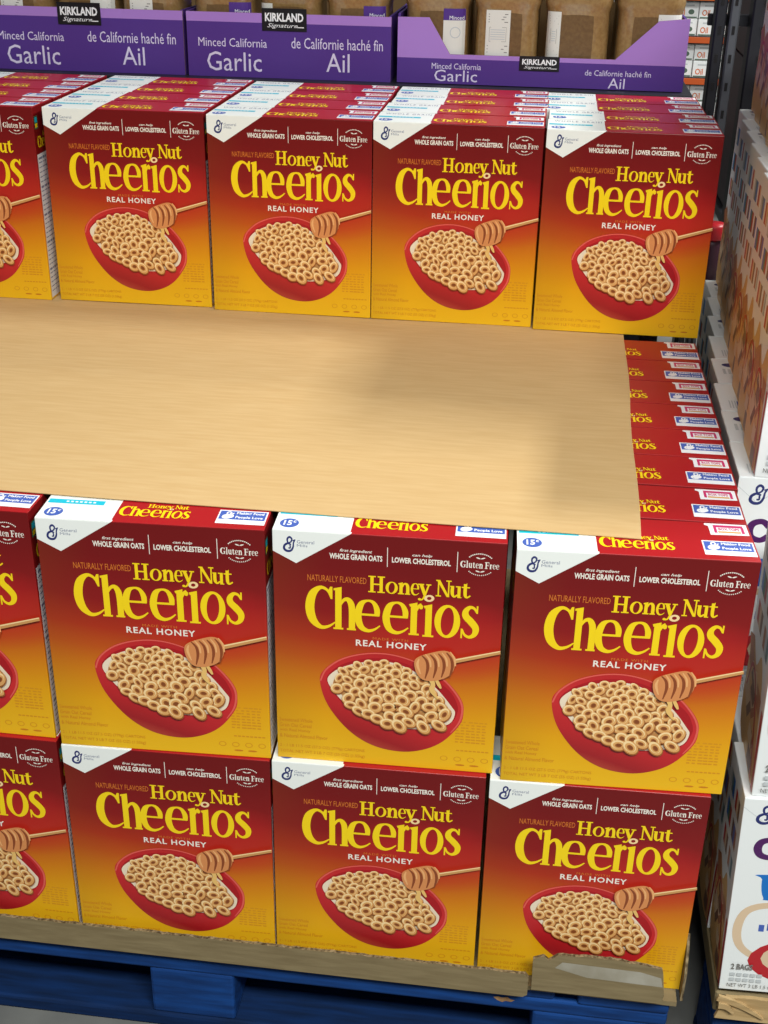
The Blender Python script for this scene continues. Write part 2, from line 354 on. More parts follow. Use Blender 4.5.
    for k in range(8):
        x0 = 822 + rnd.uniform(0, 40) * (k < 2); f.polys([rect(a, 922 + k * 16, a + rnd.uniform(10, 22), 929 + k * 16) for a in [x0 + j * 24 for j in range(int((980 - x0) // 24))]], 'faint', 2)
    f.polys([rect(a, 1082, a + 14, 1089) for a in range(830, 980, 19)], 'faint', 2)
    for k in range(4): f.polys(ring(ell(775 + k * 62, 1135, 18, 14, n=10), ell(775 + k * 62, 1135, 14, 11, n=10)), 'faint', 2)
    f.polys([ell(850, 1168, 22, 5, n=10), ell(915, 1168, 22, 5, n=10)], 'brown', 2)

def top_art(mb):
    f = Ink(mb, lambda u, w, h: ((u - 500) * S, w * S, H + HL * h))
    up = lambda u0, w1, u1, w0: (u0, w1, u1, w0)            # text boxes: top edge lies further back
    f.polys([rect(10, 146, 262, 186)], 'cyan', 2); f.polys([rect(90 + k * 20, 160, 102 + k * 20, 172) for k in range(7)], 'label', 3)
    f.polys([ell(64, 64, 41, 42)], 'blue', 2); f.text('15', (40, 88, 76, 42), 'label', 3, bold=.03); f.text('c', (80, 88, 92, 68), 'label', 3, bold=.03)
    f.text('WHOLE GRAIN', (40, 300, 318, 252), 'grey', 2, space=1.3)
    mp = lambda ps: [[(345 + (x - 139) / 764 * 314, 60 + (485 - y) / 291 * 122) for x, y in p] for p in ps]
    f.polys(mp(WORD), 'yellow', 2); f.polys(mp(WORD_O), 'o_lite', 5)
    f.polys([rect(778, 42, 992, 168)], 'label', 2); f.polys([rect(784, 82, 986, 160)], 'blue', 3)
    f.polys([[(x, y) for x, y in p] for p in g_logo(796, 156, 846, 86)], 'label', 4); f.polys([ell(826, 112, 22, 20, n=14)], 'label', 4)
    f.text('Making Food', (856, 154, 976, 126), 'label', 4, bold=.03); f.text('People Love', (856, 116, 976, 88), 'label', 4, bold=.03)
    f.polys([[(826, 224), (990, 230), (990, 330), (812, 330), (810, 316), (826, 304)]], 'label', 2)
    f.polys([rect(846, 296, 972, 316), rect(846, 244, 858, 300), rect(962, 244, 974, 300)], 'magenta', 3)
    f.text('BOX TOPS', (866, 292, 954, 268), 'magenta', 3, bold=.03); f.polys([rect(862, 246, 958, 260)], 'o_mid', 3)

def side_art(mb):
    f = Ink(mb, lambda d, v, h: (W / 2 + HL * h, d * S, H - v * S))
    f.polys([rect(18, 58, 70, 134)], 'green', 2); f.polys([rect(26, 66, 62, 96)], 'cyan', 3); f.polys([rect(26, 102, 62, 126)], 'yellow', 3)
    mp = lambda ps: [[(40 + (x - 139) / 764 * 250, 160 + (y - 194) / 291 * 90) for x, y in p] for p in ps]
    f.polys(mp(WORD), 'yellow', 2)
    f.polys([rect(14, 285, 322, 1190)], 'label', 2)
    for k in range(30):
        v0 = 305 + k * 29; n = random.randint(3, 6); x0 = 26
        for _ in range(n):
            l = random.uniform(14, 60)
            if x0 + l > 312: break
            f.polys([rect(x0, v0, x0 + l, v0 + (13 if k % 6 == 0 else 6))], 'grey', 3); x0 += l + 9
    g = Ink(mb, lambda d, v, h: (-W / 2 - HL * h, d * S, H - v * S))
    mq = lambda ps: [[(300 - (x - 139) / 764 * 250, 160 + (y - 194) / 291 * 90) for x, y in p] for p in ps]
    g.polys(mq(WORD), 'yellow', 2)

def make_cereal_box():
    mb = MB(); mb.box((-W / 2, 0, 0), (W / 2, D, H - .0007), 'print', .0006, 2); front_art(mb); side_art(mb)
    o = mb.build('cereal_box')
    fl = MB(); fl.box((-W / 2 + .0002, .0002, H - .0009), (W / 2 - .0002, D - .0002, H), 'print', .0003, 1); top_art(fl); fl.build('top_flap', o)
    return o

BOX = make_cereal_box(); USED = [False]
def place_box(x, y, z, yaw, label, group):
    o = BOX if not USED[0] else copy_tree(BOX); USED[0] = True
    o.location = (x, y, z + Z0); o.rotation_euler = (0, 0, yaw); tag(o, label, 'cereal box', group)
    return o
PITCH = 0.24616
FIT = {'B0': (-.0079, .0004, .0233), 'B1': (-.0065, -.0026, .021), 'B2': (-.003, -.0095, .0222), 'B3': (-.0045, -.0077, -.0058),
       'M0': (.0031, .0038, .0433), 'M1': (-.0007, .005, .0233), 'M2': (-.0022, -.0069, .0372), 'M3': (-.0071, -.0024, -.0019),
       'T0': (.003, -.0062, -.0033), 'T1': (.0054, .0024, .0015), 'T2': (.0096, .0023, .0009), 'T3': (.0085, .0108, .0116), 'T4': (.0014, .0029, .0022)}
def spot(k):
    c = int(k[1]); o = FIT[k]; y = o[1] + (.69508 if k[0] == 'T' else 0)
    return -c * PITCH - W / 2 + o[0], y, {'B': -.2898, 'M': 0.0, 'T': .2918}[k[0]], o[2]
ORD = ['rightmost', 'second from right', 'third from right', 'fourth from right', 'fifth from right']
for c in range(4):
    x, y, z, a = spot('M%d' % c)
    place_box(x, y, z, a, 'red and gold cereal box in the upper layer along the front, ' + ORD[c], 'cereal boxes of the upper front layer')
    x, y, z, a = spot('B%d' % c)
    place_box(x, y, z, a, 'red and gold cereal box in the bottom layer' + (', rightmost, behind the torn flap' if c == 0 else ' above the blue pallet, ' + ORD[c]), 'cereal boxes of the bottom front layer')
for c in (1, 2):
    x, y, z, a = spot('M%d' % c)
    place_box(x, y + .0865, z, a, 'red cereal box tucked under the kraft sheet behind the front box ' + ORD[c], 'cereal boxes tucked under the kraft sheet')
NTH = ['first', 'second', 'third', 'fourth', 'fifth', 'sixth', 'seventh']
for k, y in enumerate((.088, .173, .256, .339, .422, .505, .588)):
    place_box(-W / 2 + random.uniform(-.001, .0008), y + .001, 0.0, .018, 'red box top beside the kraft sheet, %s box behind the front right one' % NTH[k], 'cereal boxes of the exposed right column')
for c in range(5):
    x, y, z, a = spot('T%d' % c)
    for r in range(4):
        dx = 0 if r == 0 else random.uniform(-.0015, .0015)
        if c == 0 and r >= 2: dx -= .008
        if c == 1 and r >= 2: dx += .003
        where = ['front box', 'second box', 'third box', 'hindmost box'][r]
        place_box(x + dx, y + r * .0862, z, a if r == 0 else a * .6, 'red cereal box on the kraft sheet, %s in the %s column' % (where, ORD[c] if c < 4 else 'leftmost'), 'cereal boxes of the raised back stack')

# ------------------------------------------------------------------ kraft sheet, cardboard tray, pallets
def kraft_sheet():
    mb = MB(); nx, ny = 70, 50; x0, x1, y0, y1 = -1.26, -.113, .037, 1.03; vs = []
    for lay in (0, 1):
        for j in range(ny + 1):
            for i in range(nx + 1):
                s, t = i / nx, j / ny
                x = x0 + (x1 - x0) * s + (.016 * t + .0012 * math.sin(t * 17) if i == nx else 0); y = y0 + (y1 - y0) * t + ((1 - s) * .007 + .0009 * math.sin(s * 21) if j == 0 else 0)
                z = .0004 * (math.sin(x * 17 + y * 5) * math.cos(y * 13)) + .0006
                vs.append((x, y, .2897 + Z0 + max(z, 0) + (.0008 if lay else 0)))
    n = (nx + 1) * (ny + 1); fs = []
    for j in range(ny):
        for i in range(nx):
            a = j * (nx + 1) + i; q = (a, a + 1, a + nx + 2, a + nx + 1); fs.append(tuple(n + k for k in q)); fs.append(q[::-1])
    for i in range(nx):
        fs.append((i, i + 1, n + i + 1, n + i)); b = ny * (nx + 1) + i; fs.append((b + 1, b, n + b, n + b + 1))
    for j in range(ny):
        a = j * (nx + 1); b = a + nx + 1; fs.append((b, a, n + a, n + b)); a += nx; b += nx; fs.append((a, b, n + b, n + a))
    mb.mesh(vs, fs, 'kraft')
    return tag(mb.build('kraft_sheet', smooth=False), 'large sheet of tan kraft paper laid over the upper layer of boxes', 'paper sheet')
kraft_sheet()

def torn_outline(x0, x1, z0, z1, step=.006, amp=.0012, seed=1):
    r = random.Random(seed); p = [(x0, z0), (x1, z0)]; n = int((x1 - x0) / step)
    for k in range(n + 1): p.append((x1 - (x1 - x0) * k / n, z1 + r.uniform(-amp, amp)))
    return p
tray = empty('cardboard_tray', (-.6, .5, -.2975 + Z0))
tag(tray, 'flat brown cardboard tray with low lip on the blue pallet under red cereal boxes', 'cardboard tray')
def child(mb, name, par):
    o = mb.build(name, par); o.matrix_parent_inverse = Matrix.Translation(-Vector(par.location)); return o
mb = MB(); mb.box((-1.25, -.016, Z0 - .2975), (-.012, 1.0, Z0 - .2905), 'board'); child(mb, 'base_panel', tray)
mb = MB(); pl = lambda y: (lambda x, z: (x, y, z + Z0))
def lip_pts():
    r = random.Random(4); p = [(-1.25, -.303), (-.192, -.303), (-.187, -.299), (-.187, -.271), (-.191, -.2655)]
    for k in range(180): p.append((-.195 - (1.055) * k / 179, -.2655 - .0 + r.uniform(-.0008, .0008)))
    return p
mb.prism(lip_pts(), pl(-.0225), pl(-.0185), 'board', 'board_edge'); child(mb, 'front_lip', tray)
mb = MB(); r5 = random.Random(5)
fp = [(-.183, -.285), (-.031, -.285), (-.030, -.270), (-.034, -.240)] + [(-.036 - k * .006, -.2315 + .008 * math.sin(min(k, 20) / 20 * math.pi * .8) + r5.uniform(-.001, .001)) for k in range(21)] + [(-.166, -.236), (-.172, -.230), (-.184, -.236)]
mb.prism(fp, pl(-.0265), pl(-.0225), 'board', 'board_edge')
mb.poly([pl(-.0268)(*p) for p in ((-.158, -.246), (-.150, -.236), (-.060, -.238), (-.036, -.244), (-.033, -.258), (-.120, -.256))], 'tape')
fo = child(mb, 'torn_flap', tray); fo['label'] = 'torn cardboard flap with a strip of clear tape'
mb = MB(); r6 = random.Random(6)
sp_ = [(-.010, -.294), (.20, -.294), (.20, -.262)] + [(.20 - k * .01, -.262 + (.055 if k > 15 else .01) * abs(math.sin(k * .9)) + r6.uniform(-.003, .003)) for k in range(1, 21)] + [(-.010, -.25)]
mb.prism(sp_, lambda y, z: (-.0075, y, z + Z0), lambda y, z: (-.0045, y, z + Z0), 'board', 'board_edge'); so = child(mb, 'side_lip', tray)

def make_pallet(x0, x1, y0, y1, label, seed):
    r = random.Random(seed); rt = empty('pallet', ((x0 + x1) / 2, (y0 + y1) / 2, 0)); tag(rt, label, 'pallet', 'blue pallets')
    def part(name, a, b, chips=0):
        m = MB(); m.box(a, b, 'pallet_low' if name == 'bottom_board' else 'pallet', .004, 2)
        for _ in range(chips):
            cx = r.uniform(a[0] + .02, b[0] - .02); m.poly([(cx + dx, a[1] - .0004, b[2] - .004 + dz) for dx, dz in [(0, 0), (.006, .002), (.011, .0005), (.017, .0025), (.021, -.001), (.026, -.0015), (.022, -.005), (.015, -.0045), (.011, -.007), (.005, -.0045)]], 'chip')
        child(m, name, rt)
    n = 9; w = (x1 - x0); bw = .108; gap = (w - n * bw) / (n - 1)
    for k in range(n): part('deck_board', (x0 + k * (bw + gap), y0 + r.uniform(0, .004), .1215), (x0 + k * (bw + gap) + bw, y1, .1425))
    for yy in (y0 + .003, (y0 + y1) / 2 - .05, y1 - .103): part('stringer_board', (x0, yy, .0995), (x1, yy + .1, .1213), 2)
    for xx, bw_ in ((x0 + .001, .145), ((x0 + x1) / 2 - .046, .108), (x1 - .16, .159)):
        for yy in (y0 + .004, (y0 + y1) / 2 - .048, y1 - .1): part('block', (xx, yy, .0225), (xx + bw_, yy + .096, .0993))
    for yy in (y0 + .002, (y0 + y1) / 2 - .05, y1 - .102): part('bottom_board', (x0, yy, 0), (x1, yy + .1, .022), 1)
    return rt
make_pallet(-1.205, -.018, -.012, 1.0, 'worn blue wooden pallet under the red cereal boxes', 1)
make_pallet(.034, 1.0, -.012, 1.0, 'blue wooden pallet under the white cereal boxes at right', 2)

# ------------------------------------------------------------------ white cereal boxes on the right
WW, WH, WD = .24, .2785, .0985
def white_box():
    mb = MB(); mb.box((0, 0, 0), (WW, WD, WH - .0009), 'wcarton', .0007, 2)
    f = Ink(mb, lambda x, z, h: (x, -HL * h, WH + z))            # x right, z down from the top edge (negative)
    f.polys(stroke([(.0, -.012, .0006), (.024, -.032, .0006), (.06, -.002, .0006)], 1), 'wshade', 2)
    f.polys([[(x, -y) for x, y in p] for p in g_logo(.014, .008, .034, .034)], 'navy', 2)
    f.polys(stroke([(.042, -.061, .008), (.034, -.055, .007), (.024, -.058, .008), (.0205, -.067, .009), (.024, -.076, .008), (.034, -.079, .007), (.042, -.074, .008)]), 'purple', 2)
    f.polys([cr([(.030, -.110), (.036, -.103), (.20, -.098), (.215, -.112), (.212, -.136), (.19, -.142), (.05, -.140), (.034, -.136)], True, 5)], 'royal', 2)
    f.polys(stroke([(.10, -.150, .006), (.05, -.146, .008), (.020, -.156, .009), (.011, -.184, .010), (.018, -.212, .009), (.045, -.228, .008), (.09, -.226, .005)]), 'tan', 2)
    f.polys([rect(.034 + k * .009, -.186 + k * .002, .040 + k * .009, -.176 + k * .002) for k in range(9)], 'blue', 2)
    f.polys([ell(.125, -.226, .098, .042, .05)], 'red', 3); f.polys([ell(.127, -.222, .086, .033, .05)], 'tan', 4)
    r = random.Random(9)
    for k in range(26):
        a = r.uniform(0, 6.28); q = math.sqrt(r.random()); cx, cy = .127 + .070 * q * math.cos(a), -.222 + .024 * q * math.sin(a); s = r.uniform(.010, .014); ro = r.uniform(0, 1.5)
        sq = [(cx + s * c * math.cos(ro) - s * .7 * d * math.sin(ro), cy + s * c * math.sin(ro) + s * .7 * d * math.cos(ro)) for c, d in ((-1, -1), (1, -1), (1, 1), (-1, 1))]
        f.polys([sq], 'amber' if k % 3 else 'o_lite', 5 + k * .3); f.polys([[((x - cx) * .55 + cx, (y - cy) * .55 + cy) for x, y in sq]], 'rust', 5.15 + k * .3)
    f.text('2 BAGS', (.010, -.236, .034, -.245), 'print_grey', 20, bold=.03)
    for k in range(2): f.polys([rect(.010 + j * .0075, -.250 - k * .008, .0155 + j * .0075, -.255 - k * .008) for j in range(5)], 'wshade', 20)
    f.text('NET WT 3 LB 1.5 OZ', (.008, -.2665, .062, -.272), 'print_grey', 20)
    # narrow sides: cereal picture below, columns of little pictures above
    for sx, dirn in ((0.0, -1), (WW, 1)):
        g = Ink(mb, lambda d, z, h, sx=sx, dirn=dirn: (sx + dirn * HL * h, d if dirn < 0 else WD - d, z))
        r = random.Random(11)
        g.polys([cr([(.012, .002), (.0965, .002), (.0965, .10), (.085, .128), (.06, .112), (.04, .138), (.022, .115), (.014, .06)], True, 5)], 'amber', 2)
        for k in range(14):
            cx, cy, s = r.uniform(.024, .088), r.uniform(.012, .112), r.uniform(.008, .014); ro = r.uniform(0, 1.5)
            sq = [(cx + s * c * math.cos(ro) - s * d * math.sin(ro), cy + s * c * math.sin(ro) + s * d * math.cos(ro)) for c, d in ((-1, -1), (1, -1), (1, 1), (-1, 1))]
            g.polys([sq], ('rust', 'tan', 'cocoa')[k % 3], 3 + k * .2)
        g.polys(stroke([(.016, .004, .004), (.03, .06, .005), (.05, .098, .006), (.075, .10, .004), (.09, .06, .003)]), 'red', 8)
        g.polys([rect(.0015, .001, .010, .10)], 'red', 2)
        for row in range(3):
            for c_ in range(2):
                x0 = .018 + c_ * .040; z0 = .148 + row * .040
                keys = ('teal', 'wshade', 'rust', 'blue', 'cocoa', 'tan', 'red', 'green', 'royal')
                for j in range(3): g.polys([rect(x0 + j * .0095, z0, x0 + j * .0095 + .0095, z0 + .026)], keys[(row * 2 + c_ * 4 + j) % 9], 2)
    o = mb.build('cereal_box')
    fl = MB(); fl.box((.0003, .0003, WH - .001), (WW - .0003, WD - .0003, WH), 'wcarton', .0003, 1)
    t = Ink(fl, lambda x, y, h: (x, y, WH + HL * h))
    t.polys([rect(.022, .010, .034, .034), rect(.037, .010, .050, .034)], 'blue', 2); t.polys([rect(.012 + k * .0035, .010, .0135 + k * .0035, .036) for k in range(3)], 'wshade', 2)
    t.polys([ell(WW - .026, .026, .014, .008)], 'navy', 2); t.polys([rect(WW - .036 + k * .007, .042, WW - .032 + k * .007, .062) for k in range(4)], 'wshade', 2)
    fl.build('top_flap', o)
    return o
WB = white_box(); WU = [False]
def place_white(x, y, z, flip, label, yaw=0.0, lean=0.0):
    o = WB if not WU[0] else copy_tree(WB); WU[0] = True
    t = yaw + (math.pi if flip else 0.0); cx, cy = x + WW / 2, y + WD / 2       # turned about its own middle
    o.location = (cx - (WW / 2 * math.cos(t) - WD / 2 * math.sin(t)), cy - (WW / 2 * math.sin(t) + WD / 2 * math.cos(t)), z + Z0); o.rotation_euler = (0, lean, t)
    tag(o, label, 'cereal box', 'white cereal boxes on the right pallet'); return o
lerp = lambda t, P: next(a[1] + (b[1] - a[1]) * (t - a[0]) / (b[0] - a[0]) for a, b in zip(P, P[1:]) if t <= b[0] or b is P[-1])
ZT = [-.2565, .0222, .3009 - .0095, .570]
place_white(.0315, -.020, -.2567, False, 'white cereal box at the bottom right corner with purple letter and red bowl', 0, -.036)
nb = place_white(.030, -.018, .0222, False, 'white cereal box standing on the bottom right corner box', -.035, -.030)
nb.scale = (1, 1.36, 1); nb.location = (.0285, -.016, .0225 + Z0)          # a deeper carton than the rest
X2 = [(.21, .0055), (.41, .008), (.61, .021), (.81, .039), (1.0, .052)]; X3 = [(.21, .022), (.41, .032), (.61, .043), (.81, .055), (1.0, .071)]
for k in range(8):
    y = .21 + k * .1
    place_white(lerp(y, X2), y, .0120, k % 2 == 1, 'white cereal box in the second layer beside the red column, %s back' % (NTH + ['eighth'])[k])
    place_white(lerp(y, X3), y, .2908, k % 2 == 1, 'white cereal box with picture side, third layer at right, %s back' % (NTH + ['eighth'])[k])
    if k >= 3: place_white(lerp(y, X3) + .018, y, .5696, k % 2 == 1, 'white cereal box with picture side, topmost layer at upper right, %s back' % NTH[k - 3])
for k in range(10):
    place_white(.030 + k * .002, .085 + k * .1, -.2667, False, 'white cereal box of the bottom right layer in the dark gap behind the front one')
mb = MB(); r8 = random.Random(8)
mb.box((.030, -.016, Z0 - .2975), (.99, .99, Z0 - .2668), 'board', .002)
cp = empty('cardboard_pad', (.5, .5, Z0 - .2975)); tag(cp, 'torn brown cardboard pad under the white cereal boxes at right', 'cardboard pad'); child(mb, 'pad', cp)
mb = MB(); mb.prism([(.031, -.2975), (.40, -.2975), (.40, -.2625)] + [(.40 - k * .01, -.2620 + r8.uniform(-.0012, .0012)) for k in range(1, 37)], pl(-.0262), pl(-.0216), 'board_light', 'board_light'); child(mb, 'front_lip', cp)
mb = MB()
for k, (a, b) in enumerate((((.030, -.262), (.085, -.288)), ((.032, -.272), (.050, -.282)))):
    for q in stroke([(a[0], a[1], .008), ((a[0] + b[0]) / 2, (a[1] + b[1]) / 2 + .004, .007), (b[0], b[1], .002)], 5): mb.prism(q, pl(-.0300 - k * .002), pl(-.0264), 'board_light')
child(mb, 'torn_strip', cp)
# ------------------------------------------------------------------ trays of garlic jars
def tray_text(mb, x0, wd, ybase, items):
    f = Ink(mb, lambda u, z, h: (x0 + u * wd, -.00015 * h, z))
    for s, u0, u1, z0, z1 in items: f.text(s, (u0, z1, u1, z0), 'lettering', 1)
def plaque(par, u0, u1, z0, z1, y=-.0012):
    mb = MB(); mb.box((u0, y - .0006, z0), (u1, y + .0008, z1), 'plaque', .0003)
    f = Ink(mb, lambda u, z, h: (u0 + u * (u1 - u0), y - .0006 - .00012 * h, z0 + z * (z1 - z0)))
    f.text('KIRKLAND', (.07, .80, .93, .42), 'label', 1, bold=.035); f.text('Signature', (.12, .34, .80, .10), 'label', 1, shear=.35); f.polys([rect(.72, .16, .94, .20)], 'label', 1)
    return mb.build('brand_label', par)
TH = .004
def tray_body(wd, dp, hz, outline, band):
    """open printed tray, origin at the front left bottom corner; outline = top edge of the front, (x, z) from left to right"""
    mb = MB(); F = lambda y: (lambda x, z: (x, y, z))
    pts = [(0, 0), (wd, 0)] + outline[::-1]
    # split the front into the dark lower and the light upper print
    mb.prism([(0, 0), (wd, 0), (wd, band), (0, band)], F(0), F(TH), 'violet', 'flute')
    for a, b in zip(outline, outline[1:]):
        if max(a[1], b[1]) > band + 1e-5: mb.prism([(a[0], band), (b[0], band), b, a], F(0), F(TH), 'lilac', 'flute')
    mb.box((0, TH, 0), (TH, dp - TH, hz), 'violet'); mb.box((wd - TH, TH, 0), (wd, dp - TH, hz), 'violet'); mb.box((0, dp - TH, 0), (wd, dp, hz), 'inner')
    mb.box((TH, TH, 0), (wd - TH, dp - TH, TH), 'inner')
    return mb
def make_jar(name='garlic_jar'):
    """rounded-square jar, origin at its base; profile bulges above an inset label zone"""
    R = .0545; prof = [(0, .86), (.004, .95), (.012, 1.0), (.020, 1.0), (.026, .955), (.114, .955), (.119, .99), (.126, 1.02), (.140, 1.02), (.156, .96), (.168, .80), (.174, .70)]
    n = 40; mb = MB(); rows = []
    for z, s in prof:
        row = []
        for k in range(n):
            t = 2 * math.pi * k / n; c, d = math.cos(t), math.sin(t); e = 5.0
            q = 1 / (abs(c) ** e + abs(d) ** e) ** (1 / e); row.append((R * s * q * c, R * s * q * d, z))
        rows.append(row)
    V = [p for r_ in rows for p in r_]; Fc = [tuple(range(n))[::-1]]
    for j in range(len(rows) - 1):
        for k in range(n): a = j * n + k; b = j * n + (k + 1) % n; Fc.append((a, b, b + n, a + n))
    mb.mesh(V, Fc, 'garlic'); o = mb.build(name, smooth=True)
    gp = MB(); Rf = R * .955
    gp.mesh(*(lambda P: (P, [tuple(range(len(P)))]))([(x, -Rf - .0004, z) for x, z in cr([(-.024, .036), (.020, .036), (.025, .042), (.025, .100), (.019, .108), (-.020, .108), (-.027, .102), (-.027, .042)], True, 3)]), 'garlic_dark'); gp.build('grip_panel', o)
    ld = MB(); m_ = 32
    P = [(.040 * math.cos(2 * math.pi * k / m_), .040 * math.sin(2 * math.pi * k / m_), z) for z in (.173, .198) for k in range(m_)]
    ld.mesh(P, [tuple(range(m_))[::-1], tuple(range(m_, 2 * m_))] + [(k, (k + 1) % m_, m_ + (k + 1) % m_, m_ + k) for k in range(m_)], 'lid'); ld.build('lid', o)
    return o
def jar_label(o, x0, x1, kind):
    R = .0545 * .955; mb = MB(); f = Ink(mb, lambda x, z, h: (x, -R - .0005 - .00012 * h, z))
    def bent(x, h):                                    # follows the rounded corner
        e = 5.0; y = (max(0.0, 1 - (abs(x) / R) ** e)) ** (1 / e) * R; return (x, -y - .0014 - .00012 * h)
    f.pl = lambda x, z, h: (*bent(max(-R * .999, min(R * .999, x)), h), z)
    n = 8; q = (x1 - x0) / n
    for k in range(n): f.polys([rect(x0 + k * q, .030, x0 + (k + 1) * q, .113)], 'paper', 0)
    if kind == 'purple':
        for k in range(n): f.polys([rect(x0 + k * q, .095, x0 + (k + 1) * q, .113)], 'violet', 1)
        f.text('Minced', (x0 + .010, .102, x1 - .002, .096), 'label', 2)
        f.polys(ring(ell((x0 + x1) / 2 + .002, .076, .009, .009, n=16), ell((x0 + x1) / 2 + .002, .076, .0075, .0075, n=16)), 'wshade', 1)
    else:
        f.polys([rect(x0 + .004, .107 - k * .004, x1 - .004 - (k % 3) * .003, .1058 - k * .004) for k in range(4)], 'print_grey', 1)
        f.polys([rect(x0 + .006, .064, x1 - .006, .0645), rect(x0 + .006, .086, x1 - .006, .0865), rect(x0 + .006, .064, x0 + .0064, .0865), rect(x1 - .0064, .064, x1 - .006, .0865)], 'print_grey', 1)
        f.polys([rect(x0 + .008, .083 - k * .0036, x1 - .008, .0818 - k * .0036) for k in range(5)], 'wshade', 2)
        f.polys([rect(x0 + .003, .058 - k * .005, x1 - .003 - (k % 2) * .006, .0568 - k * .005) for k in range(3)], 'print_grey', 1)
    mb.build('paper_label', o)
TY, TZ = 1.09, .5805 + Z0
def put(o, loc, label, cat, group): o.location = loc; tag(o, label, cat, group); return o
# right tray, low window in its front
wd3 = .474
mb = tray_body(wd3, .36, .108, [(0, .103), (.052, .1035), (.088, .047), (.360, .047), (.425, .108), (wd3, .113)], .040)
tray_text(mb, 0, wd3, 0, [('Minced California', .123, .297, .0235, .0330), ('Garlic', .133, .285, .004, .0225), ('de Californie haché fin', .66, .887, .0210, .0300), ('Ail', .743, .80, .002, .0180)])
t3 = mb.build('garlic_tray'); plaque(t3, .204, .270, .0255, .0485); put(t3, (-.495, TY, TZ), 'purple cardboard tray of garlic jars with a cut-down front, rightmost tray', 'display tray', 'purple garlic trays')
wd1 = .349
def full_tray(x, label):
    mb = tray_body(wd1, .45, .104, [(0, .103), (wd1, .103)], .088)
    tray_text(mb, 0, wd1, 0, [('Minced California', .055, .395, .0485, .0625), ('Garlic', .095, .367, .0095, .0405), ('de Californie haché fin', .515, .961, .0490, .0665), ('Ail', .686, .80, .0135, .0430)])
    o = mb.build('garlic_tray'); plaque(o, .374 * wd1, .592 * wd1, .076, .1115); put(o, (x, TY, TZ - .001), label, 'display tray', 'purple garlic trays')
full_tray(-.855, 'purple cardboard tray with uncut front, middle of the three garlic trays'); full_tray(-1.2105, 'purple cardboard tray with uncut front, leftmost of the garlic trays')
jar0 = make_jar(); JU = [False]
def jar(x, y, label, lab=None, rz=0.0):
    if not JU[0]:
        o = jar0; JU[0] = True
        proto_children = None
    else:
        o = jar0.copy(); COL.objects.link(o)
        for ch in [c for c in jar0.children if not c.name.startswith('paper_label')]: c = ch.copy(); COL.objects.link(c); c.parent = o
    put(o, (x, y, TZ + TH), label, 'jar', 'jars of minced garlic')
    o.rotation_euler = (0, 0, rz)
    if lab: jar_label(o, *lab)
JW = ['leftmost', 'second from left', 'third from left', 'rightmost']
labs = [(.012, .048, 'purple'), (-.034, .006, 'text'), (-.050, -.028, 'text'), (.012, .050, 'text')]
for k in range(4):
    jar(-.495 + .0625 + k * .1165, TY + .064, 'clear garlic jar in the cut-down purple tray, front row, ' + JW[k], labs[k])
    jar(-.495 + .0625 + k * .1165, TY + .180, 'clear garlic jar in the cut-down purple tray, second row, ' + JW[k], labs[(k + 1) % 4])
for t, (x0, nm) in enumerate(((-.855, 'middle'), (-1.2105, 'leftmost'))):
    for k in range(3):
        jar(x0 + .060 + k * .1145, TY + .064, 'clear jar of minced garlic showing above the %s purple tray, %s' % (nm, ('left', 'centre', 'right')[k]), labs[(k * 2 + t) % 4])
# plain platform that carries the garlic trays
mb = MB(); mb.box((-1.25, TY - .03, TZ - .022), (-.005, TY + .46, TZ - .0012), 'steel', .002)
for x in (-1.23, -.03):
    for y in (TY, TY + .42): mb.box((x - .015, y - .015, 0), (x + .015, y + .015, TZ - .022), 'steel')
mb.box((-1.245, TY + .40, .15), (-.01, TY + .405, TZ - .022), 'steel')
o = mb.build('shelf_stand'); tag(o, 'dark steel stand behind the red boxes carrying the purple trays', 'shelf')

# ------------------------------------------------------------------ rack and shelf in the background
def post(mb, x, y, z0, z1, w, d, key):
    mb.box((x, y, z0), (x + w, y + d, z1), key, .003)
    for k in range(int((z1 - z0) / .05)): mb.box((x + w * .35, y - .0012, z0 + .03 + k * .05), (x + w * .65, y + .001, z0 + .045 + k * .05), 'black')
rk = empty('storage_rack', (.10, 1.6, 0)); tag(rk, 'dark steel rack frame standing behind between the red and white boxes', 'rack')
for x, y, w, key in ((.056, 1.42, .020, 'steel'), (.082, 1.42, .018, 'zinc'), (.122, 1.42, .05, 'steel')):
    mb = MB(); post(mb, x, y, 0, 2.0, w, .05, key); child(mb, 'upright', rk)
for k in range(4):
    z = .25 + k * .42; mb = MB(); mb.box((.05, 1.475, z), (.172, 1.495, z + .02), 'steel'); child(mb, 'cross_brace', rk)
for k, (z, y) in enumerate(((.72, 1.60), (1.021, 1.60), (1.322, 1.60))):
    mb = MB(); mb.box((.142, y, z), (.36, y + .35, z + .30), 'maroon', .006, 2); mb.poly([(.16, y - .0006, z + .06), (.31, y - .0006, z + .06), (.31, y - .0006, z + .18), (.16, y - .0006, z + .18)], 'purple')
    o = mb.build('maroon_carton'); tag(o, 'dark maroon carton on the dark rack, %s of three' % ('lowest', 'middle', 'highest')[k], 'carton', 'maroon cartons on the rack')
mb = MB(); mb.box((.132, 1.50, .70), (.38, 1.96, .7195), 'steel', .002); child(mb, 'shelf_board', rk)
mb = MB(); mb.box((.060, 1.27, .62), (.125, 1.41, .6395), 'steel', .002); child(mb, 'shelf_board', rk)
for x in (.062, .112):
    mb = MB(); mb.box((x, 1.395, 0), (x + .008, 1.405, .62), 'steel'); child(mb, 'shelf_leg', rk)
